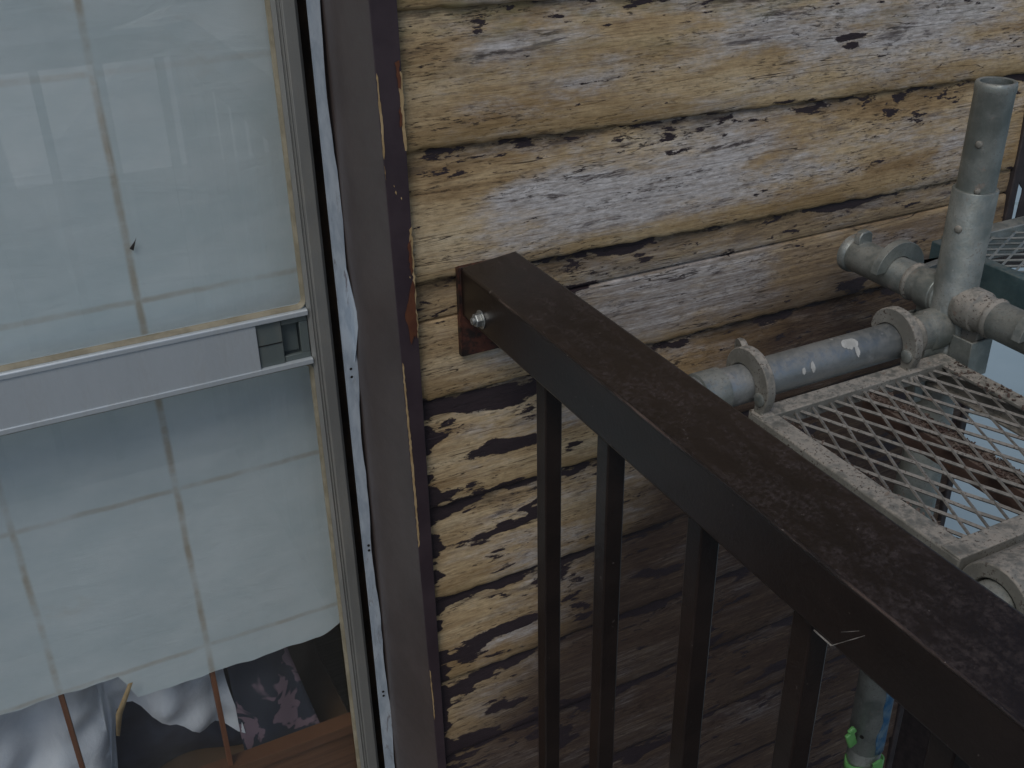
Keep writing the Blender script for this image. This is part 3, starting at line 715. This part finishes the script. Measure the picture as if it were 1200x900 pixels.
# wedge pockets
for a in (0, 90, 180, 270):
    ca, sa = math.cos(R(a)), math.sin(R(a)); T = lambda u, v, z: (PX + u*ca - v*sa, PY + u*sa + v*ca, z)
    for zt in (-.548, -1.55):
        mb = MB()
        outer = [(.022, -.0185), (.050, -.0165), (.050, .0165), (.022, .0185)]; inner = [(.022, -.0155), (.0472, -.0137), (.0472, .0137), (.022, .0155)]
        vs = [T(u, v, zt-.046) for u, v in outer] + [T(u, v, zt) for u, v in outer] + [T(u, v, zt-.046) for u, v in inner] + [T(u, v, zt) for u, v in inner]
        fs = []
        for k in range(3): fs += [(k, k+1, 4+k+1, 4+k), (8+k, 12+k, 13+k, 9+k), (4+k, 5+k, 13+k, 12+k), (k, 8+k, 9+k, k+1)]
        fs += [(0, 4, 12, 8), (3, 11, 15, 7)]
        mb.add(vs, fs).build('wedge_pocket', MAT['galv'], p1, .0008)
# sleeve end and paint on the lower post
MB().lathe((PX, PY, -1.232), (0, 0, 1), [(0, .0252), (.0015, .0262), (.48, .0262), (.485, .0246)], 36).build('sleeve', MAT['galv'], p1, smooth=40)
mb = MB(); n = 10
vs = []
for j in range(n+1):
    z = -1.228 + j*.0135; wdt = 20 + 4*math.sin(j*.9)
    for i in range(7): p, _ = onpost(277 + 4*math.sin(j*1.7+i) + wdt*(i/6-.5)*2*1.1, z + .002*math.sin(i*2.), .02640); vs.append(p)
fs = [(j*7+i, j*7+i+1, j*7+i+8, j*7+i+7) for j in range(n) for i in range(6)]
mb.add(vs, fs).build('blue_paint_mark', MAT['blue_mark'], p1).modifiers.new('thickness', 'SOLIDIFY').thickness = .0004
p, d = onpost(205, -1.195, .0262)
MB().lathe(p-d*.001, d, [(0, .0032), (.0014, .0032)], 12).build('post_hole', MAT['hole'], p1)
# green plastic strap wound round the post below the sleeve
gt = empty('green_strap', (PX, PY, -1.26)); tag(gt, 'bright green plastic strap tied round the post under the handrail', 'strap')
vs = []; n = 28
for i in range(n+1):
    a = 150 + 300*i/n; r = .0262 + .004*abs(math.sin(i*.5))
    p, d = onpost(a, 0, r); z = -1.262 - .004*math.sin(i*.4)
    for dz in (-.010, .010): vs.append((p.x, p.y, z+dz))
fs = [(2*i, 2*i+2, 2*i+3, 2*i+1) for i in range(n)]
MB().add(vs, fs).build('band', MAT['green'], gt).modifiers.new('thickness', 'SOLIDIFY').thickness = .002
e = MB(); a0 = onpost(262, -1.236, .030)[0]; a1 = onpost(275, -1.29, .036)[0]; a2 = onpost(283, -1.32, .044)[0]
e.bar(a0, a1, .017, .003, up=(0, -1, .2)); e.bar(a1, a2, .015, .003, up=(0, -1, .2))
e.build('loose_end', MAT['green'], gt, .0006)
e = MB(); c0 = onpost(186, -1.215, .030)[0]; c1 = onpost(186, -1.185, .043)[0]; c2 = onpost(188, -1.178, .034)[0]
e.bar(c0, c1, .015, .006, up=(0, -1, 0)); e.bar(c1, c2, .013, .006, up=(0, -1, 0))
e.build('tongue', MAT['green'], gt, .002)

def pipe(name, a, b, r, mat, label, collars=(), ends='open', group='horizontal scaffold pipes'):
    a = Vector(a); b = Vector(b); d = b-a; L = d.length
    t = empty(name, a); tag(t, label, 'scaffold pipe', group)
    MB().lathe(a, d, [(.025, r-.003), (.0, r-.003), (0, r-.0006), (.001, r), (L-.001, r), (L, r-.0006), (L, r-.003), (L-.025, r-.003)], 36, False).build('tube', mat, t, smooth=50)
    MB().lathe(a+d.normalized()*.02, d, [(0, r-.0028), (.002, r-.0028)], 24).build('end_plug', MAT['hole'], t)
    return t
def wedge_head(t, c, d, mat, r=.0213):
    """forged head where a pipe meets the post: rounded collar, weld bead and wedge plate going down into the pocket"""
    d = Vector(d).normalized(); c = Vector(c)
    MB().lathe(c, d, [(-.010, r*.80), (-.0095, r*1.02), (-.008, r*1.09), (-.004, r*1.10), (-.003, r*1.135), (.0, r*1.15), (.016, r*1.15), (.0185, r*1.13), (.0200, r*1.02), (.022, r*1.004), (.036, r*1.004)], 32).build('head', mat, t, smooth=28)
    MB().lathe(c+d*.033, d, [(0, r*1.0), (.002, r*1.10), (.005, r*1.11), (.008, r*1.0)], 28, False).build('weld_bead', MAT['galv_dusty'], t, smooth=80)
    s_ = Vector((-d.y, d.x, 0)); q = c + d*.012
    vs = []
    for sgn in (-1, 1):
        for u_, z in ((-.011, -.018), (.013, -.018), (.008, -.092), (-.006, -.092)): vs.append(q + s_*sgn*.006 + d*u_ + Vector((0, 0, z)))
    MB().add(vs, [(0, 1, 2, 3), (7, 6, 5, 4), (0, 4, 5, 1), (1, 5, 6, 2), (2, 6, 7, 3), (3, 7, 4, 0)]).build('wedge', mat, t, .0012)
rp = .0213; YN, ZN = -.562, -.592
Z1, Z2 = -.517, -.5487
# pipe running along the wall from the post towards the handrail
pa = pipe('scaffold_pipe', (.515, PY, Z2), (PX-.040, PY, Z2), rp, MAT['galv_blue'], 'blue grey pipe along the wall carrying the mesh platform')
wedge_head(pa, (PX-.022, PY, Z2), (-1, 0, 0), MAT['galv'])
MB().lathe((.600, PY, Z2), (1, 0, 0), [(0, rp+.0006), (.001, rp+.003), (.030, rp+.003), (.031, rp+.0006)], 32).build('collar', MAT['galv'], pa, smooth=40)
MB().lathe((.668, PY+.020, Z2+.026), (.95, -.3, .1), [(0, .0145), (.004, .0150), (.007, .0135)], 22).build('locking_disc', MAT['galv_dusty'], pa, smooth=50)
# short stub towards the wall
pb = pipe('scaffold_pipe', (PX, -.052, Z1), (PX, PY+.040, Z1), rp, MAT['galv'], 'short pipe stub pointing from the post to the boards')
wedge_head(pb, (PX, PY+.022, Z1), (0, 1, 0), MAT['galv'])
MB().lathe((PX, -.052, Z1), (0, -1, 0), [(0, rp+.0005), (.0006, rp+.0028), (.008, rp+.0028), (.011, rp+.0004)], 32).build('end_ring', MAT['galv'], pb, smooth=40)
MB().prism([(PX-.011, Z1+.018), (PX+.011, Z1+.018), (PX+.010, Z1+.031), (PX+.004, Z1+.035), (PX-.006, Z1+.034), (PX-.010, Z1+.029)], 'y', -.074, -.064).build('stop_tab', MAT['galv'], pb, .0015)
# ledger from the post towards the viewer
pc = pipe('scaffold_pipe', (PX, PY-.040, Z1), (PX, -1.10, Z1), rp, MAT['galv'], 'rust speckled pipe leaving the post to the right towards the viewer')
wedge_head(pc, (PX, PY-.022, Z1), (0, -1, 0), MAT['galv_dusty'])
# near pipe that carries the other end of the platform
pd = pipe('scaffold_pipe', (.560, YN, ZN), (.935, YN, ZN), rp, MAT['galv'], 'paint splashed pipe under the near end of the mesh platform')
def splash(parent, yc, zc, x0, x1, a0, a1, seed):
    """dried paint on a pipe that runs along x: ragged curved patch just proud of the steel"""
    rnd = random.Random(seed); n = 12; vs = []; fs = []
    for j in range(n+1):
        u_ = j/n; wob = .25*math.sin(u_*9+seed) + rnd.uniform(-.15, .15); b0 = a0 + (a1-a0)*(.5*(2*u_-1)**4 + .10*wob); b1 = a1 - (a1-a0)*(.35*(2*u_-1)**2 + .10*rnd.uniform(0, 2))
        for i in range(6):
            a = R(b0 + (b1-b0)*i/5); vs.append((x0+(x1-x0)*u_, yc + (rp+.0004)*math.cos(a), zc + (rp+.0004)*math.sin(a)))
    for j in range(n):
        for i in range(5): fs.append((j*6+i, j*6+i+1, j*6+i+7, j*6+i+6))
    return MB().add(vs, fs).build('white_splash', MAT['white_paint'], parent)
splash(pd, YN, ZN, .655, .70, 180, 240, 1)
splash(pa, PY, Z2, .783, .806, 100, 140, 2); splash(pa, PY, Z2, .797, .803, 128, 168, 3); splash(pa, PY, Z2, .722, .727, 150, 172, 4); splash(pa, PY, Z2, .734, .740, 140, 175, 5)
post(PX, -1.125, .15, 'galvanised scaffold post beyond the right edge of the view', .10)

def hook_poly(yc, zc, sgn, ri=.0222):
    """crescent hook over a pipe; sgn=+1: the platform lies towards -axis"""
    P = []; n = 16
    for k in range(n+1):
        a = R(-28 + (165+28)*k/n); ro = .0405 + .0045*math.sin(math.pi*k/n) - .011*(k/n)**2.5
        P.append((yc - sgn*ro*math.cos(a), zc + ro*math.sin(a)))
    for k in range(n+1):
        a = R(162 - (162-5)*k/n); P.append((yc - sgn*ri*math.cos(a), zc + ri*math.sin(a)))
    P += [(yc - sgn*.024, zc-.030), (yc - sgn*.046, zc-.034)]
    return P
def platform(name, x0, x1, y0, y1, zt, label, mats, hooks, along='y', stringer=True, pitch=(.0238, .028)):
    fr, st_, mid = mats
    t = empty(name, ((x0+x1)/2, (y0+y1)/2, zt-.04)); tag(t, label, 'platform', 'mesh scaffold platforms')
    # side channels with a lip and a groove
    def chan(x, s_):
        # profile in x,z ; s_=+1 : outer face on the left
        q = lambda u_, z: (x + s_*u_, zt+z)
        pr = [q(0, -.0015), q(.0015, 0), q(.022, 0), q(.022, -.004), q(.006, -.005), q(.006, -.034), q(.016, -.034), q(.016, -.037), q(.0, -.037), q(-.001, -.030), q(.0022, -.0285), q(.0022, -.0165), q(-.0005, -.0150)]
        return pr
    MB().prism(chan(x0, 1), 'y', y0, y1).build('side_channel', fr, t, .0008)
    MB().prism(chan(x1, -1), 'y', y0, y1).build('side_channel', mid if along == 'y' else fr, t, .0008)
    MB().box(x0+.0004, x1-.0004, y1-.0205, y1+.0006, zt-.016, zt+.0012).build('end_bar', fr, t, .0012)
    MB().box(x0+.0004, x1-.0004, y0-.0006, y0+.0205, zt-.016, zt+.0012).build('end_bar', fr, t, .0012)
    if stringer:
        xm = (x0+x1)/2+.014
        MB().box(xm-.013, xm+.013, y0+.021, y1-.021, zt-.034, zt-.0085).build('stringer', MAT['rusty'], t, .001)
    # expanded metal strands
    mb = MB(); px_, py_ = pitch; rnd = random.Random(int(x0*1000)); za = zt-.005
    xa, xb, ya, yb = x0+.014, x1-.014, y0+.012, y1-.012
    ny = int((yb-ya)/py_)+1; nx = int((xb-xa)/px_)+2
    J = lambda: rnd.uniform(-.0006, .0006)
    node = {}
    def N(i, j):
        if (i, j) not in node:
            x = xa + (i + .5*(j % 2) - .5)*px_; y = yb - j*py_
            node[i, j] = (x+J(), y+J(), za+J()*.8)
        return node[i, j]
    def seg(a, b, roll):
        a = Vector(a); b = Vector(b)
        for lo, hi, ax in ((xa, xb, 0), (ya, yb, 1)):
            for P, Q in ((a, b), (b, a)):
                if P[ax] < lo: P[:] = (P + (Q-P)*((lo-P[ax])/(Q[ax]-P[ax]) if Q[ax] != P[ax] else 0))
                if P[ax] > hi: P[:] = (P + (Q-P)*((hi-P[ax])/(Q[ax]-P[ax]) if Q[ax] != P[ax] else 0))
        if (b-a).length < .004 or not (xa-.001 <= a.x <= xb+.001 and xa-.001 <= b.x <= xb+.001): return
        e = (b-a).normalized()*.001
        mb.bar(a-e, b+e, .0031, .0019, roll=roll)
    for j in range(ny):
        for i in range(nx+1):
            seg(N(i, j), N(i + (j % 2), j+1), .5)
            seg(N(i, j), N(i - 1 + (j % 2), j+1), -.5)
    mb.build('mesh_deck', st_, t, smooth=30)
    for x, yc, zc, s_ in hooks:
        if s_ == 0:      # broad pressed hook wrapped over the near pipe
            n = 14; P = []
            for k in range(n+1):
                a = R(200*k/n); P.append((yc + .0375*math.cos(a), zc + .0375*math.sin(a)))
            for k in range(n+1):
                a = R(198 - 198*k/n); P.append((yc + .0235*math.cos(a), zc + .0235*math.sin(a)))
            P += [(yc+.0235, zc-.012), (yc+.0375, zc-.012)]
            MB().prism(P, 'x', x-.012, x+.060 if x < .75 else x+.038).build('hook', fr, t, .0015)
            continue
        hk = MB().prism(hook_poly(yc, zc, s_), 'x', x-.0055, x+.0055).build('hook', fr, t, .0012)
        rg = MB(); c = (x-.0055, yc - s_*.031, zc-.004)
        rg.lathe(c, (-1, 0, 0), [(0, .0075), (.002, .0075), (.003, .006)], 18); hk2 = rg.build('latch', MAT['galv'], hk, smooth=50)
    return t
pl1 = platform('mesh_platform', .655, .932, -.523, -.240, -.571, 'dusty expanded metal platform hooked on the pipe beside the handrail', (MAT['galv_dusty'], MAT['strand'], MAT['galv_dusty']),
               [(.664, PY, Z2, 1), (.868, PY, Z2, 1), (.668, YN, ZN, 0), (.892, YN, ZN, 0)])
# rust flakes and leaf litter lying on the far side rail and the stringer
def litter(name, x0, x1, y0, y1, z, n, label, seed):
    rnd = random.Random(seed); mb = MB()
    for _ in range(n):
        x = rnd.uniform(x0, x1); y = rnd.uniform(y0, y1); s_ = rnd.uniform(.0006, .0024); a = rnd.uniform(0, 6.28); h = rnd.uniform(.0003, .0010)
        u_ = (math.cos(a)*s_, math.sin(a)*s_); v_ = (-math.sin(a)*s_*.6, math.cos(a)*s_*.6)
        zz = z + rnd.uniform(0, .0012); tl = rnd.uniform(-.0015, .0015)
        vs = [(x-u_[0]-v_[0], y-u_[1]-v_[1], zz-tl), (x+u_[0]-v_[0], y+u_[1]-v_[1], zz+tl), (x+u_[0]*.8+v_[0], y+u_[1]*.8+v_[1], zz+tl), (x-u_[0]+v_[0], y-u_[1]+v_[1], zz-tl)]
        mb.add(vs + [(p[0], p[1], p[2]+h) for p in vs], [(0, 3, 2, 1), (4, 5, 6, 7), (0, 1, 5, 4), (1, 2, 6, 5), (2, 3, 7, 6), (3, 0, 4, 7)])
    return tag(mb.build(name, MAT['rusty'], None, smooth=20), label, 'litter', None, 'stuff')
litter('rust_litter', .904, .928, -.50, -.262, -.5708, 140, 'red brown flakes lying along the right rail of the mesh platform', 3)
litter('rust_litter', .797, .822, -.50, -.262, -.5795, 1100, 'red brown flakes lying under the mesh along the middle bar', 4)
litter('rust_litter', .672, .686, -.50, -.262, -.5765, 160, 'dark flakes lying along the left rail of the mesh platform', 5)
# lower deck one lift below
lo = copy_tree(pl1, (0, 0, -1.72)); lo['label'] = 'mesh scaffold platform one lift below, glimpsed under the handrail'
# platform beyond the post, hooked over the stub and the ledger
t2 = empty('mesh_platform', (1.3, -.25, -.54)); tag(t2, 'teal edged mesh platform at the right edge behind the post', 'platform', 'mesh scaffold platforms')
zt = -.503; X0, X1, Y0, Y1 = 1.045, 1.62, -.385, -.098
MB().box(X0, X0+.016, Y0, Y1, zt-.045, zt).build('end_bar', MAT['teal_beam'], t2, .0015)
MB().box(X1-.016, X1, Y0, Y1, zt-.045, zt).build('end_bar', MAT['teal_beam'], t2, .0015)
MB().box(X0+.0165, X1-.0165, Y1-.022, Y1+.0006, zt-.036, zt+.004).build('side_channel', MAT['galv'], t2, .0015)
MB().box(X0+.0165, X1-.0165, Y0-.0006, Y0+.022, zt-.036, zt+.004).build('side_channel', MAT['galv'], t2, .0015)
mb = MB(); px_, py_ = .042, .020; rnd = random.Random(8)
nxx = int((X1-X0-.03)/px_*1); nyy = int((Y1-Y0-.03)/py_)
for i in range(nxx*2+1):
    for j in range(nyy+1):
        a = (X0+.016+i*px_/2, Y0+.012+(j+.5*(i % 2))*py_, zt-.004)
        for sg in (-.5, .5):
            b = (X0+.016+(i+1)*px_/2, a[1]+sg*py_, zt-.004)
            if Y0+.005 < a[1] < Y1-.005 and Y0+.005 < b[1] < Y1-.005 and b[0] < X1-.005: mb.bar(a, b, .0028, .002, roll=.4)
mb.build('mesh_deck', MAT['galv'], t2)
for y in (-.128, -.335):
    hp = [(X0 - .001 + (p[0]-0), p[1]) for p in []]
    P = []; n = 16; xc, zc = PX, Z1
    for k in range(n+1):
        a = R(-25 + 197*k/n); ro = .0420 - .006*(k/n)**2; P.append((xc + ro*math.cos(a), zc + ro*math.sin(a)))
    for k in range(n+1):
        a = R(166 - 160*k/n); P.append((xc + .0222*math.cos(a), zc + .0222*math.sin(a)))
    P += [(xc+.028, zc-.022), (X0+.002, zc-.022), (X0+.002, zc+.002), (xc+.045, zc-.002)]
    MB().prism(P, 'y', y-.0055, y+.0055).build('hook', MAT['galv'], t2, .0012)
